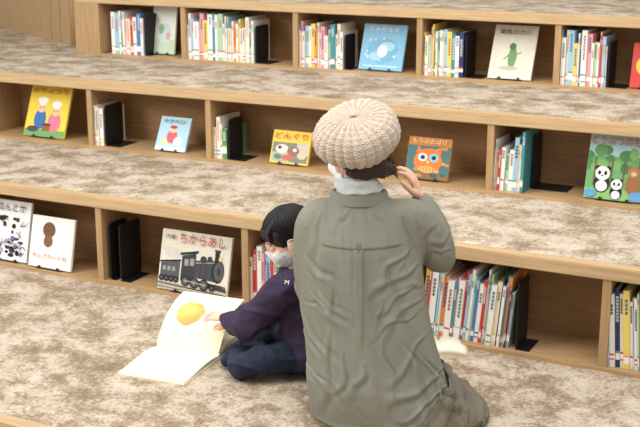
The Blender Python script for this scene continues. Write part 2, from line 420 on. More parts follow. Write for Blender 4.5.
bookend(3, 464, 'black metal bookend left of the beige display book', .20, .13)
bookend(3, 606, 'black metal bookend at the right end of the top tier', .20, .13)
bookend(3, 101, 'black metal bookend beside the oak end panel of the top tier', .20, .08, .03)
bookend(2, 105, 'black metal bookend between the yellow and the pale blue display books', .195, .14)
bookend(2, 228, 'black metal bookend left of the photo-covered display book', .185, .12)
bookend(2, 533, 'black metal bookend with base plate left of the panda display book', .22, .12, .15, .11, xt+.016)
bookend(1, 110, 'black metal bookend nearest the oak divider, left of the train book', .235, .12, .03)
bookend(1, 120, 'black metal bookend standing closest to the train book', .235, .14, .05)
bookend(1, 514, 'black metal bookend at the end of the row right of the woman', .24, .12, .05)

# ------------------------------------------------------------------ display books
cl = lambda v: max(.004, min(.996, v))
class Art:
    def __init__(s, w, h, z0): s.w, s.h, s.z0, s.b, s.m, s.k = w, h, z0, bmesh.new(), [], 0
    def mi(s, c):
        m = pm(c) if not hasattr(c, 'node_tree') else c
        if m not in s.m: s.m.append(m)
        return s.m.index(m)
    def poly(s, pts, c):
        s.k += 1; y = -.0003-.0001*s.k
        f = s.b.faces.new([s.b.verts.new(((cl(u)-.5)*s.w, y, s.z0+cl(v)*s.h)) for u, v in pts]); f.material_index = s.mi(c)
    def rect(s, u0, v0, u1, v1, c): s.poly([(u0, v0), (u1, v0), (u1, v1), (u0, v1)], c)
    def oval(s, u, v, ru, rv, c, n=22): s.poly([(u+ru*math.cos(2*PI*k/n), v+rv*math.sin(2*PI*k/n)) for k in range(n)], c)
    def circ(s, u, v, r, c): s.oval(u, v, r, r*s.w/s.h, c)
    def line(s, pts, wd, c):
        for (a, b2), (c2, d) in zip(pts, pts[1:]):
            dx, dy = (c2-a)*s.w, (d-b2)*s.h; l = math.hypot(dx, dy) or 1; nx, ny = -dy/l*wd/2, dx/l*wd/2
            s.poly([(a+nx/s.w, b2+ny/s.h), (a-nx/s.w, b2-ny/s.h), (c2-nx/s.w, d-ny/s.h), (c2+nx/s.w, d+ny/s.h)], c)
def display(i, x0, x1, yt, yb, bg, label, artfn, st=.045, lean=14, th=.012, edge=None):
    Y = D[i]+st; z = ZB[i]+.014
    a, e = XP(x0, Y, z), XP(x1, Y, z); xm = (x0+x1)/2; w = e-a
    h = (PY(xm, yt, Y+.23*math.sin(rad(lean))).z-(z+.006))/math.cos(rad(lean)); h = min(h, .29 if i == 1 else .275)
    rot = (-rad(lean), 0, 0); loc = ((a+e)/2, Y, z)
    s = thing('book_stand', 'black book stand holding the ' + label, 'book stand', loc, rot, 'black book stands')
    b = bmesh.new(); bx(b, -w*.3, w*.3, th+.003, th+.005, .004, h*.7); obj('back_rest', b, M_black, s)
    b = bmesh.new(); bx(b, -w*.3, w*.3, -.006, th+.005, .003, .006); obj('ledge', b, M_black, s)
    for q in (-1, 1):
        b = bmesh.new(); bx(b, q*w*.22-.006, q*w*.22+.006, -.008, -.006, .003, .014); obj('lip', b, M_black, s)
    o = thing('picture_book', label, 'book', loc, rot, 'picture books shown front cover out')
    c = .002; z0 = .0065
    b = bmesh.new(); bx(b, -w/2, w/2, 0, c, z0, h); bx(b, -w/2, w/2, th-c, th, z0, h); bx(b, -w/2, -w/2+c, c, th-c, z0, h); obj('cover', b, pm(edge or bg), o)
    b = bmesh.new(); bx(b, -w/2+c, w/2-.004, c, th-c, z0+.003, h-.003); obj('pages', b, M_page, o)
    A_ = Art(w*.995, h-z0, z0); A_.rect(0, 0, 1, 1, bg); artfn(A_)
    obj('cover_picture', A_.b, A_.m, o)
    return o, w, h
K, WH = (30, 28, 30), (245, 243, 238)
def art_yellow(a):
    a.rect(0, 0, 1, .14, (110, 165, 90))
    a.oval(.34, .34, .15, .2, (60, 110, 170)); a.oval(.34, .56, .1, .09, (235, 190, 150)); a.oval(.34, .72, .13, .06, WH); a.rect(.26, .62, .42, .71, WH); a.circ(.30, .57, .014, K); a.circ(.38, .57, .014, K)
    a.oval(.7, .3, .16, .2, (220, 120, 140)); a.oval(.7, .51, .1, .09, (235, 190, 150)); a.oval(.7, .66, .12, .06, WH); a.rect(.62, .57, .78, .65, WH); a.circ(.66, .52, .014, K); a.circ(.74, .52, .014, K); a.rect(.42, .12, .62, .24, (150, 90, 50)); a.oval(.52, .24, .12, .03, (90, 60, 40)); a.oval(.2, .14, .14, .06, (70, 70, 80))
def art_cyan(a):
    a.oval(.48, .42, .17, .2, (216, 96, 100)); a.oval(.48, .62, .11, .09, (240, 200, 175)); a.oval(.7, .3, .14, .12, WH); a.oval(.25, .25, .12, .08, (240, 220, 150)); a.rect(0, 0, 1, .12, WH); a.oval(.48, .7, .12, .05, (180, 60, 66))
def art_photo(a):
    a.rect(.03, .06, .97, .64, (120, 130, 118))
    a.rect(.03, .06, .5, .34, (170, 176, 160)); a.rect(.66, .3, .97, .64, (196, 190, 172))
    a.oval(.28, .44, .17, .14, (222, 214, 200)); a.oval(.58, .4, .16, .14, (150, 104, 76)); a.oval(.82, .28, .12, .11, (222, 190, 160)); a.oval(.22, .48, .05, .05, (60, 56, 54)); a.oval(.46, .19, .16, .08, (200, 96, 86)); a.oval(.62, .43, .05, .05, WH); a.oval(.2, .2, .1, .08, (96, 130, 84))
def art_orange(a):
    rr = random.Random(3)
    a.rect(0, 0, 1, .80, (74, 116, 116)); a.rect(0, .80, 1, 1, (206, 132, 62)); a.rect(0, 0, 1, .14, (132, 104, 60))
    for k in range(16): a.oval(rr.uniform(.02, .98), rr.uniform(.06, .78), rr.uniform(.04, .09), rr.uniform(.03, .06), [(96, 140, 120), (60, 92, 96), (196, 140, 70), (222, 170, 90)][k % 4])
    a.oval(.5, .44, .33, .30, (232, 124, 54)); a.poly([(.2, .62), (.34, .68), (.24, .80)], (232, 124, 54)); a.poly([(.8, .62), (.66, .68), (.76, .80)], (232, 124, 54))
    a.oval(.37, .52, .11, .10, (200, 222, 222)); a.oval(.63, .52, .11, .10, (130, 196, 216)); a.oval(.37, .52, .05, .05, K); a.oval(.63, .52, .05, .05, K); a.poly([(.46, .44), (.54, .44), (.5, .36)], (240, 210, 90)); a.oval(.5, .24, .2, .08, (240, 176, 100))
    for k in range(5): a.line([(.36+.07*k, .29), (.36+.07*k, .19)], .0025, (160, 76, 40))
def art_panda(a):
    rr = random.Random(5)
    a.rect(0, .66, 1, 1, (178, 214, 220)); a.rect(0, 0, 1, .66, (112, 168, 104)); a.rect(0, 0, 1, .16, (140, 186, 110))
    for k in range(18): a.oval(rr.uniform(0, 1), rr.uniform(.45, .76), rr.uniform(.07, .13), rr.uniform(.05, .09), [(84, 142, 84), (104, 162, 96), (66, 122, 74), (130, 180, 104)][k % 4])
    for u in (.12, .4, .6, .84): a.rect(u, .2, u+.025, .62, (112, 94, 66))
    for u, v, r in ((.27, .26, .12), (.52, .14, .09)):
        a.oval(u, v-.02, r*1.1, r*1.2, K); a.oval(u, v-.06, r*.8, r*.7, WH)
        for q in (-1, 1): a.oval(u+q*r*.75, v+r*1.75, r*.33, r*.33, K)
        a.oval(u, v+r*1.1, r, r*.9, WH)
        for q in (-1, 1): a.oval(u+q*r*.42, v+r*1.15, r*.22, r*.28, K)
        a.oval(u, v+r*.8, r*.14, r*.1, K)
    a.oval(.78, .26, .12, .16, (150, 104, 64)); a.oval(.78, .44, .1, .08, (170, 124, 80)); a.oval(.70, .51, .03, .025, (150, 104, 64)); a.oval(.86, .51, .03, .025, (150, 104, 64)); a.oval(.78, .42, .045, .035, (214, 184, 146)); a.oval(.86, .08, .13, .07, (96, 156, 204)); a.oval(.1, .08, .1, .06, (96, 156, 204))
def art_purple(a):
    rr = random.Random(9)
    for k in range(34): a.oval(rr.uniform(.08, .92), rr.uniform(.08, .72), rr.uniform(.03, .10), rr.uniform(.02, .05), [K, (126, 100, 156), K, (70, 64, 76), (170, 160, 190)][k % 5])
    for k in range(22):
        u, v = rr.uniform(.08, .9), rr.uniform(.1, .72); a.line([(u, v), (u+rr.uniform(-.15, .15), v+rr.uniform(-.1, .1)), (u+rr.uniform(-.1, .2), v+rr.uniform(-.1, .1))], .003, K)
def art_white(a):
    a.circ(.42, .74, .15, (118, 78, 52)); a.oval(.42, .52, .11, .12, (130, 90, 60))
def art_train(a):
    T, G, LG = (54, 54, 56), (84, 82, 82), (150, 148, 142)
    a.rect(0, 0, 1, .13, (196, 186, 166))
    a.oval(.30, .60, .24, .07, (206, 202, 192)); a.oval(.16, .66, .14, .05, (206, 202, 192))
    a.poly([(.02, .22), (.30, .20), (.30, .50), (.02, .44)], G); a.poly([(.0, .44), (.31, .50), (.31, .53), (.0, .47)], K)
    for u in (.05, .12, .19): a.rect(u, .32, u+.045, .39, LG)
    a.poly([(.32, .19), (.52, .17), (.52, .66), (.32, .60)], T); a.poly([(.29, .60), (.55, .67), (.55, .71), (.29, .64)], K); a.rect(.36, .44, .42, .55, LG); a.rect(.44, .45, .50, .57, LG)
    a.poly([(.52, .27), (.84, .24), (.84, .60), (.52, .55)], (66, 66, 68)); a.poly([(.52, .50), (.84, .55), (.84, .57), (.52, .52)], LG)
    for u in (.6, .68, .76): a.line([(u, .26), (u, .57)], .002, K)
    a.oval(.63, .58, .045, .06, T); a.oval(.72, .60, .035, .05, T); a.rect(.79, .58, .85, .76, K); a.rect(.78, .74, .86, .77, T)
    a.oval(.85, .42, .085, .19, K); a.oval(.86, .42, .068, .155, G); a.oval(.865, .42, .03, .07, T); a.oval(.87, .63, .025, .04, (226, 206, 130))
    a.poly([(.34, .17), (.96, .11), (.97, .19), (.34, .25)], K); a.poly([(.80, .12), (.99, .10), (.97, .19), (.82, .21)], T); a.rect(.93, .15, .965, .19, (160, 60, 50))
    for u, r in ((.05, .04), (.12, .04), (.19, .04), (.26, .04)): a.circ(u, .19, r, K); a.circ(u, .19, r*.5, G)
    for u, v, r in ((.40, .19, .062), (.53, .18, .066), (.67, .17, .068)): a.circ(u, v, r, K); a.circ(u, v, r*.75, G); a.circ(u, v, r*.3, LG)
    a.line([(.38, .20), (.70, .17)], .005, LG); a.circ(.79, .14, .04, K); a.circ(.79, .14, .02, G)
    a.line([(.0, .11), (1, .05)], .004, K); a.line([(.0, .05), (1, .0)], .003, G)
def art_blue(a):
    a.oval(.5, .42, .36, .28, (112, 168, 196)); a.oval(.6, .52, .18, .1, (160, 200, 214)); a.oval(.35, .3, .14, .1, (160, 196, 212)); a.rect(.1, .07, .9, .1, (190, 212, 220)); a.oval(.5, .42, .12, .14, (206, 220, 222))
    for k in range(14): a.circ(random.uniform(.1, .9), random.uniform(.16, .76), random.uniform(.012, .03), (204, 222, 228))
def art_beige(a):
    a.oval(.5, .4, .1, .2, (110, 150, 100)); a.oval(.48, .6, .08, .07, (80, 120, 80)); a.line([(.42, .45), (.3, .36)], .005, (90, 120, 80)); a.line([(.56, .45), (.7, .5)], .005, (90, 120, 80)); a.oval(.45, .2, .22, .04, (190, 180, 150))
def art_red(a): a.oval(.4, .5, .3, .25, (240, 190, 60))
def art_pale(a):
    a.rect(0, 0, 1, .3, (196, 214, 186)); a.oval(.55, .42, .26, .2, (206, 216, 214)); a.oval(.4, .5, .12, .1, (150, 180, 140)); a.oval(.7, .36, .1, .08, (214, 170, 150))
def title(r, s, size, c, v=.9, wd=.8, dx=0): text('cover_title', s, size, pm(c), r[0], (r[1]*dx, -.0085, r[2]*v), width=r[1]*wd)
display(3, 151, 174, 1, 57, (232, 232, 222), 'pale picture book facing out beside the leftmost top-tier row', art_pale, st=.10, lean=10)
r = display(3, 358, 401, 23, 74, (128, 180, 206), 'light blue picture book with pale bubbles on the top tier', art_blue, lean=20); title(r, 'うみのなか', .026, (236, 240, 238), .88, .7)
r = display(3, 487, 530, 24, 82, (222, 216, 196), 'beige picture book with a green figure on the top tier', art_beige, lean=24); title(r, '薬瓶のカシ', .026, (60, 60, 50), .86, .75)
display(3, 629, 672, 42, 92, (200, 70, 64), 'red picture book cut by the right edge', art_red)
r = display(2, 23, 63, 85, 140, (236, 206, 66), 'yellow picture book with two cooks on the cover', art_yellow, lean=22); title(r, 'おりょうり', .026, (190, 40, 45), .9, .85)
r = display(2, 154, 184, 114, 158, (176, 212, 222), 'small pale blue picture book with a red figure', art_cyan, lean=27); title(r, 'ゆきのひ', .020, (60, 90, 130), .86, .7)
r = display(2, 269, 307, 128, 171, (235, 200, 66), 'photo-covered picture book with yellow title band', art_photo, lean=20); title(r, 'どんぐり', .030, (190, 50, 40), .83, .85)
r = display(2, 404, 447, 135, 187, (176, 136, 84), 'orange and teal picture book with a big-eyed face', art_orange, lean=18); title(r, 'もりのおばけ', .024, (250, 230, 160), .9, .8)
r = display(2, 583, 644, 133, 207, (150, 192, 150), 'green picture book with pandas', art_panda, lean=17); title(r, 'どうぶつのもり', .040, (206, 96, 46), .89, .92)
r = display(1, -10, 26, 199, 264, (240, 238, 234), 'white picture book with dense purple and black drawing', art_purple, st=.03); title(r, 'ほんとか', .04, (40, 36, 44), .88)
r = display(1, 28, 70, 215, 272, (240, 236, 228), 'white picture book with brown picture and red title', art_white, st=.016); title(r, 'チェブラーシカ', .022, (190, 50, 46), .24)
r = display(1, 157, 226, 231, 297, (222, 214, 194), 'wide picture book with a black steam locomotive', art_train, lean=14, st=.012); title(r, 'ちからあし', .046, (186, 44, 40), .88, .66, .1); title(r, '汽車', .020, (60, 50, 46), .88, .14, -.36)

# ------------------------------------------------------------------ open book on floor
PS = (CZ-FZ)/CZ
A = PZ(157, 348); Bp = PZ(219, 358)
sx = (Bp-A); SL = sx.length/PS; ang = math.atan2(sx.y, sx.x); PW = .245
ob = thing('open_picture_book', 'large open picture book with cream pages lying under the child\'s hand', 'book', A, (0, 0, ang)); ob.scale = (PS,)*3
def sheet(name, prof, x0, x1, thick, m, par, sm=False):
    b = bmesh.new(); top, bot = [], []
    for (y, z) in prof:
        top.append((b.verts.new((x0, y, z)), b.verts.new((x1, y, z)))); bot.append((b.verts.new((x0, y, z-thick)), b.verts.new((x1, y, z-thick))))
    for k in range(len(prof)-1):
        for f in ((top[k][0], top[k][1], top[k+1][1], top[k+1][0]), (bot[k][0], bot[k+1][0], bot[k+1][1], bot[k][1])): b.faces.new(f)
        b.faces.new((top[k][0], top[k+1][0], bot[k+1][0], bot[k][0])); b.faces.new((top[k][1], bot[k][1], bot[k+1][1], top[k+1][1]))
    for k in (0, -1): b.faces.new((top[k][0], bot[k][0], bot[k][1], top[k][1]))
    return obj(name, b, m, par, smooth=False)
M_cream = mat('cream_page', (244, 237, 216), .7, .03, 10)
M_cream2 = mat('yellow_page', (246, 232, 196), .7, .03, 10)
fr = [(-PW*k/16, .008+.012*math.sin(PI*min(1, k/16*1.15))*(1-k/20)) for k in range(17)]
sheet('left_pages', fr, 0, SL, .006, M_cream, ob)
sheet('cover_board', [(-PW-.004, .0025), (0, .0025)], -.004, SL+.004, .0022, pm((228, 214, 180)), ob)
up = []; UZ = lambda t: .020+PW*(.86*t-.36*t*t); UY = lambda t: PW*(.54*t+.27*t*t)
for k in range(21):
    t = k/20; up.append((UY(t), UZ(t)))
sheet('raised_page', up, 0, SL, .0012, M_cream2, ob)
rp = [(PW*k/16, .018+.014*math.sin(PI*min(1, k/16*1.1+.1))) for k in range(17)]
sheet('right_pages', rp, .0, SL+.0, .016, M_cream, ob)
sheet('cover_board', [(0, .0025), (PW+.004, .0025)], -.004, SL+.004, .0022, pm((228, 214, 180)), ob)
b = bmesh.new(); cx, cyt = SL*.35, .54; n = 40; vs = []
for k in range(n):
    a = 2*PI*k/n; q = 1+.05*math.sin(3*a+.6)+.03*math.sin(7*a)
    t = cyt+.22*math.sin(a)*q; x = cx+.050*math.cos(a)*q
    vs.append((x, t))
NR = 8; gr = [[b.verts.new((cx+(x-cx)*j/NR, UY(cyt+(t-cyt)*j/NR), .0012+UZ(cyt+(t-cyt)*j/NR))) for x, t in vs] for j in range(1, NR+1)]
c0 = b.verts.new((cx, UY(cyt), .0012+UZ(cyt)))
for k in range(n):
    b.faces.new((c0, gr[0][k], gr[0][(k+1) % n]))
    for j in range(NR-1): b.faces.new((gr[j][k], gr[j+1][k], gr[j+1][(k+1) % n], gr[j][(k+1) % n]))
obj('page_picture', b, mat('sun_yellow', (240, 186, 98), .7, .35, 12), ob)
# pale book half hidden right of the woman
Q = PZ(438, 347)
bk = thing('open_picture_book', 'pale open book on the carpet, mostly hidden behind the woman\'s right side', 'book', Q, (0, 0, rad(20)))
for q in (-1, 1):
    b = bmesh.new(); vv = []
    for k in range(7):
        x = q*.10*k/6; z = .006+.016*math.sin(PI*min(1, k/6*.9+.12))
        vv.append([b.verts.new((x, -.07, z)), b.verts.new((x, .07, z)), b.verts.new((x, -.07, .002)), b.verts.new((x, .07, .002))])
    for p0, p1 in zip(vv, vv[1:]):
        b.faces.new((p0[0], p1[0], p1[1], p0[1])); b.faces.new((p0[2], p0[3], p1[3], p1[2])); b.faces.new((p0[0], p0[2], p1[2], p1[0])); b.faces.new((p0[1], p1[1], p1[3], p0[3]))
    p = vv[-1]; b.faces.new((p[0], p[1], p[3], p[2]))
    bmesh.ops.recalc_face_normals(b, faces=b.faces)
    obj('pages', b, M_cream, bk, True)
b = bmesh.new(); bx(b, -.105, .105, -.075, .075, 0, .002); obj('cover', b, pm((190, 180, 150)), bk)

# ------------------------------------------------------------------ people
def headgeo(bm, M):
    ell(bm, (0, -.012, .03), (.073, .092, .085), M)
    ell(bm, (0, .018, -.03), (.06, .070, .075), M)
    ell(bm, (0, .052, -.088), (.028, .026, .02), M)
    ell(bm, (0, .088, -.026), (.011, .012, .014), M); ell(bm, (0, .084, -.006), (.008, .010, .026), M)
    ell(bm, (0, .074, .014), (.046, .012, .010), M)
    ell(bm, (0, .082, -.056), (.022, .007, .008), M)
    for q in (-1, 1):
        ell(bm, (q*.075, -.004, -.016), (.009, .019, .030), M, Matrix.Rotation(q*rad(-18), 3, 'Z'))
        ell(bm, (q*.075, .002, -.038), (.008, .010, .012), M)
        ell(bm, (q*.034, .05, -.035), (.026, .028, .028), M)
        ell(bm, (q*.031, .066, .000), (.016, .012, .012), M)
def face_parts(par, M, skin):
    for q in (-1, 1):
        b = bmesh.new(); ell(b, (q*.031, .0725, -.001), (.0115, .008, .0048), M, None, 3); e = obj('eye', b, M_eye, par, True)
        b = bmesh.new(); ell(b, (q*.031, .0785, -.001), (.0058, .0028, .0046), M, None, 2); obj('iris', b, M_iris, e, True)
        b = bmesh.new(); tube(b, [M @ Vector((q*.015, .0845, .019)), M @ Vector((q*.034, .080, .023)), M @ Vector((q*.05, .069, .018))], .0020*M.to_scale().x, 8); obj('eyebrow', b, M_hair, par, True)
def maskgeo(par, M, m, bod):
    t = bvh(bod); b = bmesh.new(); c0 = Vector((0, .0, -.036)); ni, nj = 33, 13; G = []
    for j in range(nj):
        rw = []
        for i in range(ni):
            u = -1+2*i/(ni-1); v = j/(nj-1)
            ph = rad(80*u); top = .023-.010*abs(u)**1.5; bot = -.070+.020*abs(u)**2
            zz = bot+(top-bot)*v
            d = Vector((math.sin(ph), math.cos(ph), zz/.085)).normalized()
            o = M @ (c0+d*.13); ti = (M @ c0)-o
            h = t.ray_cast(o, ti.normalized())[0]
            rr = ((M.inverted() @ h)-c0).length if h else .075
            cap = .078+.024*v*max(0, math.cos(ph))
            rw.append([d, min(max(rr, .055), cap)+.004])
        G.append(rw)
    for _ in range(4):      # keep the cloth taut: never inside the face
        H = [[x[1] for x in rw] for rw in G]
        for j in range(nj):
            for i in range(ni):
                n = [H[a][e] for a, e in ((j-1, i), (j+1, i), (j, i-1), (j, i+1)) if 0 <= a < nj and 0 <= e < ni]
                G[j][i][1] = max(H[j][i], sum(n)/len(n))
    V = [[b.verts.new(M @ (c0+x[0]*(x[1]+.0012*(j % 3 == 0)))) for x in rw] for j, rw in enumerate(G)]
    for j in range(nj-1):
        for i in range(ni-1): b.faces.new((V[j][i], V[j][i+1], V[j+1][i+1], V[j+1][i]))
    pt = {q: (V[nj-1][-1 if q > 0 else 0].co.copy(), V[0][-1 if q > 0 else 0].co.copy()) for q in (-1, 1)}
    mk = obj('face_mask', b, m, par, True)
    for q in (-1, 1):
        b = bmesh.new()
        tube(b, curve([pt[q][0], M @ Vector((q*.080, .004, .012)), M @ Vector((q*.083, -.020, .008)), M @ Vector((q*.080, -.026, -.022)), M @ Vector((q*.074, -.008, -.046)), pt[q][1]], 5), .0015, 6)
        obj('ear_loop', b, M_mask, mk, True)
def hand(bm, Wp, f, p, side, s=1.0, curl=(15, 20, 15), spread=1.0):
    Wp = Vector(Wp); f = Vector(f).normalized(); p = Vector(p); p = (p-f*p.dot(f)).normalized(); t = f.cross(p)*side
    for off, ln, a in ((.030, .070, 9), (.010, .078, 2), (-.011, .073, -5), (-.030, .057, -12)):
        a = rad(a*spread); Kp = Wp+f*(.082-.25*abs(off-.008))*s+t*off*s
        tube(bm, [Wp+t*off*.45*s, Kp], [.0125*s, .0105*s], 10)
        d = f*math.cos(a)+t*math.sin(a); pts = [Kp]; ac = 0
        for fr_, c in zip((.45, .3, .25), curl):
            ac += rad(c); dd = d*math.cos(ac)+p*math.sin(ac); pts.append(pts[-1]+dd*ln*fr_*s)
        tube(bm, pts, [.0092*s, .0085*s, .0078*s, .0066*s], 10)
    a0 = Wp+f*.02*s+t*.018*s; d = (f*.62+t*.72+p*.25).normalized(); d2 = (f*.88+t*.35+p*.3).normalized()
    tube(bm, [a0, a0+d*.042*s, a0+d*.042*s+d2*.03*s, a0+d*.042*s+d2*.054*s], [.014*s, .0108*s, .0098*s, .0075*s], 10)

# ---- woman
wb = PZ(366, 414)
wo = thing('person', 'person in olive coat and ribbed beige beret, seen from behind, right hand raised', 'person', (wb.x, wb.y, FZ), (0, 0, rad(26))); wo.scale = (PS,)*3
HM = Matrix.Translation((-.03, .035, .788)) @ Matrix.Rotation(rad(40), 4, 'Z') @ Matrix.Rotation(rad(-8), 4, 'X')
b = bmesh.new(); headgeo(b, HM)
tube(b, [(-.02, .02, .62), (-.028, .03, .74)], [.053, .050])
loft(b, [(.09, 0, .0, .13, .1), (.2, 0, .0, .15, .11), (.35, -.01, .0, .125, .09), (.5, -.02, .01, .13, .085), (.58, -.02, .02, .12, .07), (.63, -.02, .025, .06, .045)])
limb(b, [SHR, (.192, .045, .515), (.188, .075, .545), WRR], [.038, .026, .024, .023]); limb(b, [SHL, ELL_, WRL], [.042, .034, .025])
hand(b, WRR, (-.42, -.02, 1), (-.90, .12, -.2), 1, .88, (20, 32, 26), .8)
hand(b, WRL, (.6, .6, -.45), (0, -.3, -1), -1, 1.0, (10, 15, 12))
for q in (-1, 1):
    limb(b, [(.02+q*.075, .0, .15), (.06+q*.07, .10, .14), (.10+q*.06, .20, .085)], [.085, .075, .055])
    limb(b, [(.10+q*.06, .19, .06), (.05+q*.07, .05, .055), (.02+q*.06, -.08, .045)], [.05, .05, .035]); limb(b, [(.02+q*.06, -.08, .04), (.02+q*.055, -.14, .03)], [.035, .024])
bm_ = fuse(b, .0032, 4); obj('body', bm_, M_skin, wo, True)
face_parts(wo, HM, M_skin); maskgeo(wo, HM, M_mask, bm_)
b = bmesh.new(); ell(b, (0, -.016, .034), (.078, .092, .082), HM); ell(b, (0, -.050, -.002), (.066, .043, .058), HM)
ell(b, (-.014, -.022, .742), (.054, .016, .022)); ell(b, (.066, -.01, .000), (.02, .040, .043), HM); ell(b, (-.070, -.024, -.002), (.013, .028, .040), HM)
ell(b, (.030, .000, .752), (.034, .036, .032)); ell(b, (.056, .022, .744), (.024, .030, .022))
hm = fuse(b, .0034, 3); displace(hm, lambda c, n: .003*noise.noise(Vector((c.x*90, c.y*90, c.z*14)))+.002*math.sin(c.z*160+c.x*120))
hair = obj('hair', hm, M_hair, wo, True)
b = bmesh.new()
for k in range(60):     # loose strands swept to the right, hanging beside the ear
    q = random.random(); j = lambda s: random.uniform(-s, s); rr = random.uniform(.0009, .0018)
    ex = .050+.040*random.random()**1.6; ez = .716+.030*q+j(.008)
    tube(b, curve([(-.02+.055*q+j(.006), -.036+.04*q, .785+.020*q+j(.005)), (.010+.048*q+j(.006), -.032+.045*q, .764+.022*q+j(.006)), (ex*.70+.012*q+j(.005), -.018+.05*q, .748+.016*q+j(.006)), (ex+j(.005), .008+.04*q, ez)], 5), [rr]*10+[rr*.8]*4+[rr*.5, rr*.3], 5)
obj('loose_strands', b, M_hair, hair, True)
cm = coat_mesh
for v in cm.vertices: v.co.z = max(v.co.z, .003)
cm.update()
coat = obj('coat', cm, M_coat, wo, True)
# skirt cloth in layered folds below the coat's slanting hem on the right
def layer(name, keep, off, m):
    vi = {}; vs = []; fs = []
    for p in cm.polygons:
        if all(keep(cm.vertices[i].co) for i in p.vertices):
            f = []
            for i in p.vertices:
                if i not in vi:
                    vi[i] = len(vs); v = cm.vertices[i]; c = v.co
                    q = c + v.normal*(off+.009*max(0, math.sin((c.x*1.1-c.z*.7+c.y*.3)*60+2*noise.noise(c*8)))); q.z = max(q.z, .002); vs.append(q)
                f.append(vi[i])
            fs.append(f)
    me = bpy.data.meshes.new(name); me.from_pydata(vs, [], fs); me.update()
    if fs:
        o = obj(name, me, m, wo, True); md = o.modifiers.new('smooth', 'SMOOTH'); md.iterations = 3; md = o.modifiers.new('thickness', 'SOLIDIFY'); md.thickness = .004
wob = lambda c: .014*noise.noise(Vector((c.x*11, 3, c.z*11)))
layer('skirt', lambda c: c.y < .12 and c.x > .13+wob(c) and c.z < 1.25*(c.x-.11)+wob(c) and c.z < .15, .008, M_skirt)
bv = bvh(cm)
def hit(x, z):
    h = bv.ray_cast(Vector((x, -1, z)), Vector((0, 1, 0)))[0]
    return h if h else None
def seam(pts, r, name, m=M_coat2):
    q = [hit(x, z) for x, z in pts]; q = [p for p in q if p]
    bb = bmesh.new(); tube(bb, q, r, 8); obj(name, bb, m, coat, True)
seam([(-.125+.21*k/60, .539+.006*(1-math.cos((-.105+.21*k/60)*14))) for k in range(61)], .0011, 'yoke_seam')
seam([(-.033, .556), (-.033, .546), (-.032, .538), (-.029, .534), (-.026, .538), (-.025, .546), (-.025, .556)], .0016, 'hanger_loop')
for xo in (-.0415, -.0165): seam([(xo, .536-.0058*k) for k in range(36)], .0006, 'pleat_edge')
b = bmesh.new(); R_ = []
for k in range(40):
    a = 2*PI*k/40; c, s = math.cos(a), math.sin(a)
    R_.append([b.verts.new((-.026+rx*c, .032+rx*.9*s, z-.012*max(0, s))) for rx, z in ((.088, .648), (.081, .674), (.075, .682), (.069, .676), (.067, .65))])
for k in range(40):
    for j in range(4): b.faces.new((R_[k][j], R_[(k+1) % 40][j], R_[(k+1) % 40][j+1], R_[k][j+1]))
obj('coat_collar', b, M_coat, coat, True)
b = bmesh.new(); loft(b, [(.650, -.026, .03, .060, .057), (.684, -.027, .026, .066, .063), (.700, -.028, .022, .066, .063), (.712, -.028, .022, .060, .058), (.726, -.028, .026, .046, .042)], 40, 2)
sm = fuse(b, .004, 3); displace(sm, lambda c, n: .004*math.sin(c.z*230+noise.noise(c*25)*3)); obj('neck_scarf', sm, M_scarf, wo, True)
# beret
BM = Matrix.Translation((-.036, .010, .852)) @ Matrix.Rotation(rad(-10), 4, 'Y') @ Matrix.Rotation(rad(25), 4, 'X')
b = bmesh.new(); prof = [(.074, -.074), (.078, -.073), (.080, -.062), (.084, -.056), (.097, -.050), (.110, -.040), (.118, -.026), (.122, -.009), (.119, .010), (.110, .027), (.096, .040), (.078, .049), (.055, .055), (.03, .058), (.008, .059)]
pc = curve([Vector((r, 0, z)) for r, z in prof], 10); NA = 480; g = []
for j, p in enumerate(pc):
    rw = []; r, z = p.x, p.z
    tn = (pc[min(j+1, len(pc)-1)]-pc[max(j-1, 0)]).normalized(); nr, nz_ = tn.z, -tn.x
    for k in range(NA):
        a = 2*PI*k/NA; env = min(1, r/.06)*(.35 if j < 22 else 1)
        tw = a+.16*(1-r/.127)+.03*noise.noise(Vector((math.cos(a)*2, math.sin(a)*2, z*20))); sn = abs(math.sin(13*tw))
        d = .0062*env*(sn**.6-.6)+.0014*env*math.sin(j*1.5)*math.sin(39*tw)+.0006*env*math.sin(j*.75)
        d += .013*noise.noise(Vector((r*9*math.cos(a), r*9*math.sin(a)+4, z*9)))*min(1, j/40)
        rr = r+nr*d; rw.append(b.verts.new(BM @ Vector((rr*math.cos(a), rr*math.sin(a), z+nz_*d))))
    g.append(rw)
for j in range(len(g)-1):
    for k in range(NA): b.faces.new((g[j][k], g[j][(k+1) % NA], g[j+1][(k+1) % NA], g[j+1][k]))
b.faces.new(g[-1]); b.faces.new(g[0][::-1])
be = obj('beret', b, M_beret, wo, True)
b = bmesh.new(); ell(b, (0, 0, .060), (.009, .009, .004), BM, None, 2); obj('crown_knot', b, M_beret, be, True)

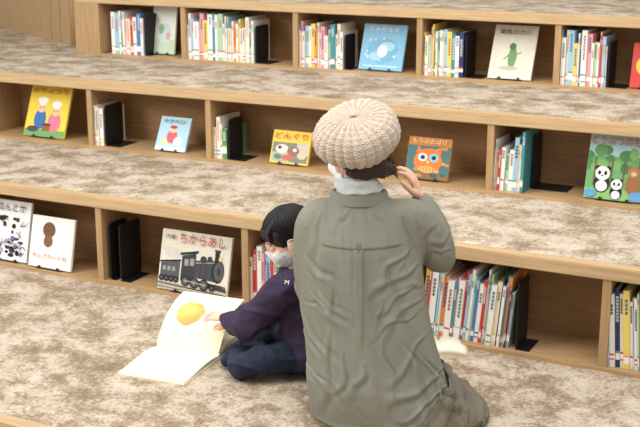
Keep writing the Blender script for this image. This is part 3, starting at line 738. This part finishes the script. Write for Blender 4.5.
# ---- child
cb = PZ(296, 367)
ch = thing('person', 'child in dark purple sweater, jeans and face mask sitting with the open book', 'person', (cb.x, cb.y, FZ), (0, 0, rad(101))); ch.scale = (PS,)*3
CM = Matrix.Translation((cb.x, cb.y, FZ)) @ Matrix.Rotation(rad(101), 4, 'Z') @ Matrix.Diagonal((PS, PS, PS, 1))
HC = Matrix.Translation((-.008, .018, .442)) @ Matrix.Rotation(rad(20), 4, 'Z') @ Matrix.Rotation(rad(-24), 4, 'X') @ Matrix.Diagonal((.87, .86, .87, 1))
cSL, cEL, cWL = (-.098, .01, .300), (-.100, .125, .168), (.01, .245, .140)
cSR, cER, cWR = (.098, .01, .300), (.135, .13, .17), (.085, .235, .105)
b = bmesh.new(); headgeo(b, HC); ell(b, (0, .040, -.04), (.058, .045, .045), HC)
tube(b, [(0, -.02, .28), (0, .0, .40)], [.04, .042])
loft(b, [(.03, 0, -.05, .085, .07), (.1, 0, -.05, .10, .075), (.2, 0, -.035, .09, .065), (.29, 0, -.015, .09, .055), (.33, 0, -.01, .05, .04)])
limb(b, [cSL, cEL, cWL], [.034, .028, .018]); limb(b, [cSR, cER, cWR], [.034, .028, .018])
hand(b, cWL, (.15, .95, .06), (.3, -.05, -1), -1, .56, (10, 18, 14), 1.2)
hand(b, cWR, (-.1, .95, -.1), (0, -.1, -1), 1, .56, (10, 18, 14), 1.2)
for q in (-1, 1):
    limb(b, [(q*.055, -.03, .070), (q*.12, .06, .066), (q*.15, .125, .052)], [.050, .042, .034]); limb(b, [(q*.15, .13, .048), (q*.06, .165, .040), (-q*.02, .165 + .03*q, .036)], [.033, .031, .024])
    limb(b, [(-q*.02, .165+.03*q, .034), (-q*.06, .175+.03*q, .03)], [.024, .02])
bm_ = fuse(b, .0024, 4); obj('body', bm_, M_skinc, ch, True)
face_parts(ch, HC, M_skinc); maskgeo(ch, HC, M_maskc, bm_)
b = bmesh.new(); ell(b, (0, -.014, .036), (.079, .096, .086), HC); ell(b, (0, -.056, -.010), (.066, .046, .066), HC)
for q in (-1, 1): ell(b, (q*.061, -.042, .000), (.018, .032, .044), HC); ell(b, (q*.062, .020, .036), (.015, .030, .028), HC); ell(b, (q*.066, .030, .012), (.007, .009, .022), HC)
for k in range(15):
    x = -.056+.008*k; y = .078-.40*abs(x)
    tube(b, [HC @ Vector((x*.8, y-.04, .09)), HC @ Vector((x, y+.005, .060)), HC @ Vector((x*1.05+.003*math.sin(k*3.3), y+.007, .030+.005*math.sin(k*2.1)))], [.013, .009, .0035], 8)
for k in range(12):   # loose ends at the nape
    a = rad(-150+120*k/11); v = Vector((.064*math.cos(a), -.030+.060*math.sin(a), -.03))
    tube(b, [HC @ (v+Vector((0, .01, .04))), HC @ v, HC @ (v*1.02+Vector((0, 0, -.030-.008*math.sin(k*2.7))))], [.011, .008, .003], 8)
hm = fuse(b, .0030, 2); displace(hm, lambda c, n: .002*noise.noise(Vector((c.x*85, c.y*85, c.z*16))))
hairc = obj('hair', hm, M_hairc, ch, True)
b = bmesh.new()
def sp(a, e, r): return HC @ Vector((.079*math.cos(e)*math.cos(a)*r, -.014+.096*math.cos(e)*math.sin(a)*r, .036+.086*math.sin(e)*r))
for k in range(420):   # fine straight strands falling from the crown
    a = 2*PI*k/420+random.uniform(-.05, .05); da = random.uniform(-.2, .2); lo = -.35 if math.sin(a) < .2 else .0; lift = random.uniform(.014, .05)
    pts = [sp(a+da*t, 1.35+(lo+random.uniform(-.12, .12)-1.35)*t, 1.010+lift*t) for t in (0, .25, .5, .75, 1)]
    tube(b, pts, [.0007, .0012, .0013, .0010, .0004], 5)
obj('fine_strands', b, M_hairc, hairc, True)
b = bmesh.new()
loft(b, [(.035, 0, -.05, .112, .095), (.08, 0, -.05, .118, .102), (.16, 0, -.045, .112, .096), (.24, 0, -.03, .108, .084), (.285, 0, -.018, .098, .068), (.32, 0, -.01, .07, .054), (.345, 0, -.004, .052, .048)], 40, 2.3)
limb(b, [(-.06, -.01, .294), cSL, (-.102, .07, .235), cEL], [.054, .056, .052, .046]); limb(b, [cEL, (-.040, .195, .150), (-.008, .232, .142)], [.045, .037, .028])
limb(b, [(.06, -.01, .294), cSR, cER], [.052, .052, .044]); limb(b, [cER, cWR], [.042, .028])
sw = fuse(b, .0045, 6)
rg = lambda x, y, z: max(0, 1-2.6*abs(noise.noise(Vector((x, y, z)))))
displace(sw, lambda c, n: .005*noise.noise(c*9)+.009*rg(c.x*8, c.y*8+3, c.z*13)**2-.003+.003*rg(c.x*15+5, c.y*15, c.z*24))
swo = obj('sweater', sw, M_sweater, ch, True)
bc = bvh(sw)
b = bmesh.new(); ell(b, (0, -.05, .072), (.122, .10, .066))
for q in (-1, 1):
    limb(b, [(q*.05, -.04, .074), (q*.12, .055, .068), (q*.155, .125, .054)], [.064, .052, .042]); limb(b, [(q*.155, .13, .048), (q*.07, .165, .043), (-q*.0, .165+.03*q, .038)], [.042, .039, .032])
jm = fuse(b, .0040, 5)
displace(jm, lambda c, n: .004*noise.noise(c*12)+.009*rg(c.x*11, c.y*11, c.z*16)**2-.003)
for v in jm.vertices: v.co.z = max(v.co.z, .003)
obj('jeans', jm, M_jeans, ch, True)
for q in (-1, 1):
    b = bmesh.new(); limb(b, [(-q*.0, .165+.03*q, .038), (-q*.04, .172+.03*q, .034), (-q*.075, .18+.03*q, .03)], [.030, .028, .025])
    obj('sock', fuse(b, .004, 3), M_jeans, ch, True)
Mi = CM.inverted(); o_ = Mi @ CAM; d_ = (Mi.to_3x3() @ ray(287, 283)).normalized()
hp = bc.ray_cast(o_, d_)
if hp[0]:
    n = hp[1]
    t = text('sweater_lettering', 'M', .020, M_white, swo, hp[0]+n*.0045, (0, 0, 0))
    zax = n.normalized(); xax = Vector((0, -1, 0)); xax = (xax-zax*xax.dot(zax)).normalized(); yax = zax.cross(xax)
    t.rotation_euler = Matrix((xax, yax, zax)).transposed().to_euler()

# ------------------------------------------------------------------ light
wd = bpy.data.worlds.new('world'); S.world = wd; wd.use_nodes = True
bg = wd.node_tree.nodes['Background']; bg.inputs[0].default_value = (1, .998, .99, 1); bg.inputs[1].default_value = .57
def area(name, loc, tgt, size, e, col=(1, .99, .975)):
    l = bpy.data.lights.new(name, 'AREA'); l.size = size; l.energy = e; l.color = col
    o = bpy.data.objects.new(name, l); COL.objects.link(o); o.location = loc
    o.rotation_euler = (Vector(tgt)-Vector(loc)).to_track_quat('-Z', 'Y').to_euler()
area('ceiling_light', (-1.5, 3.2, 3.4), (-1.5, 3.8, 0), 3.0, 116)
area('ceiling_light', (1.0, 1.5, 3.4), (-.5, 4, .3), 2.5, 45)
area('window_light', (-5, .5, 2.8), (-1.5, 4, .4), 2.0, 170, (.98, .99, 1))
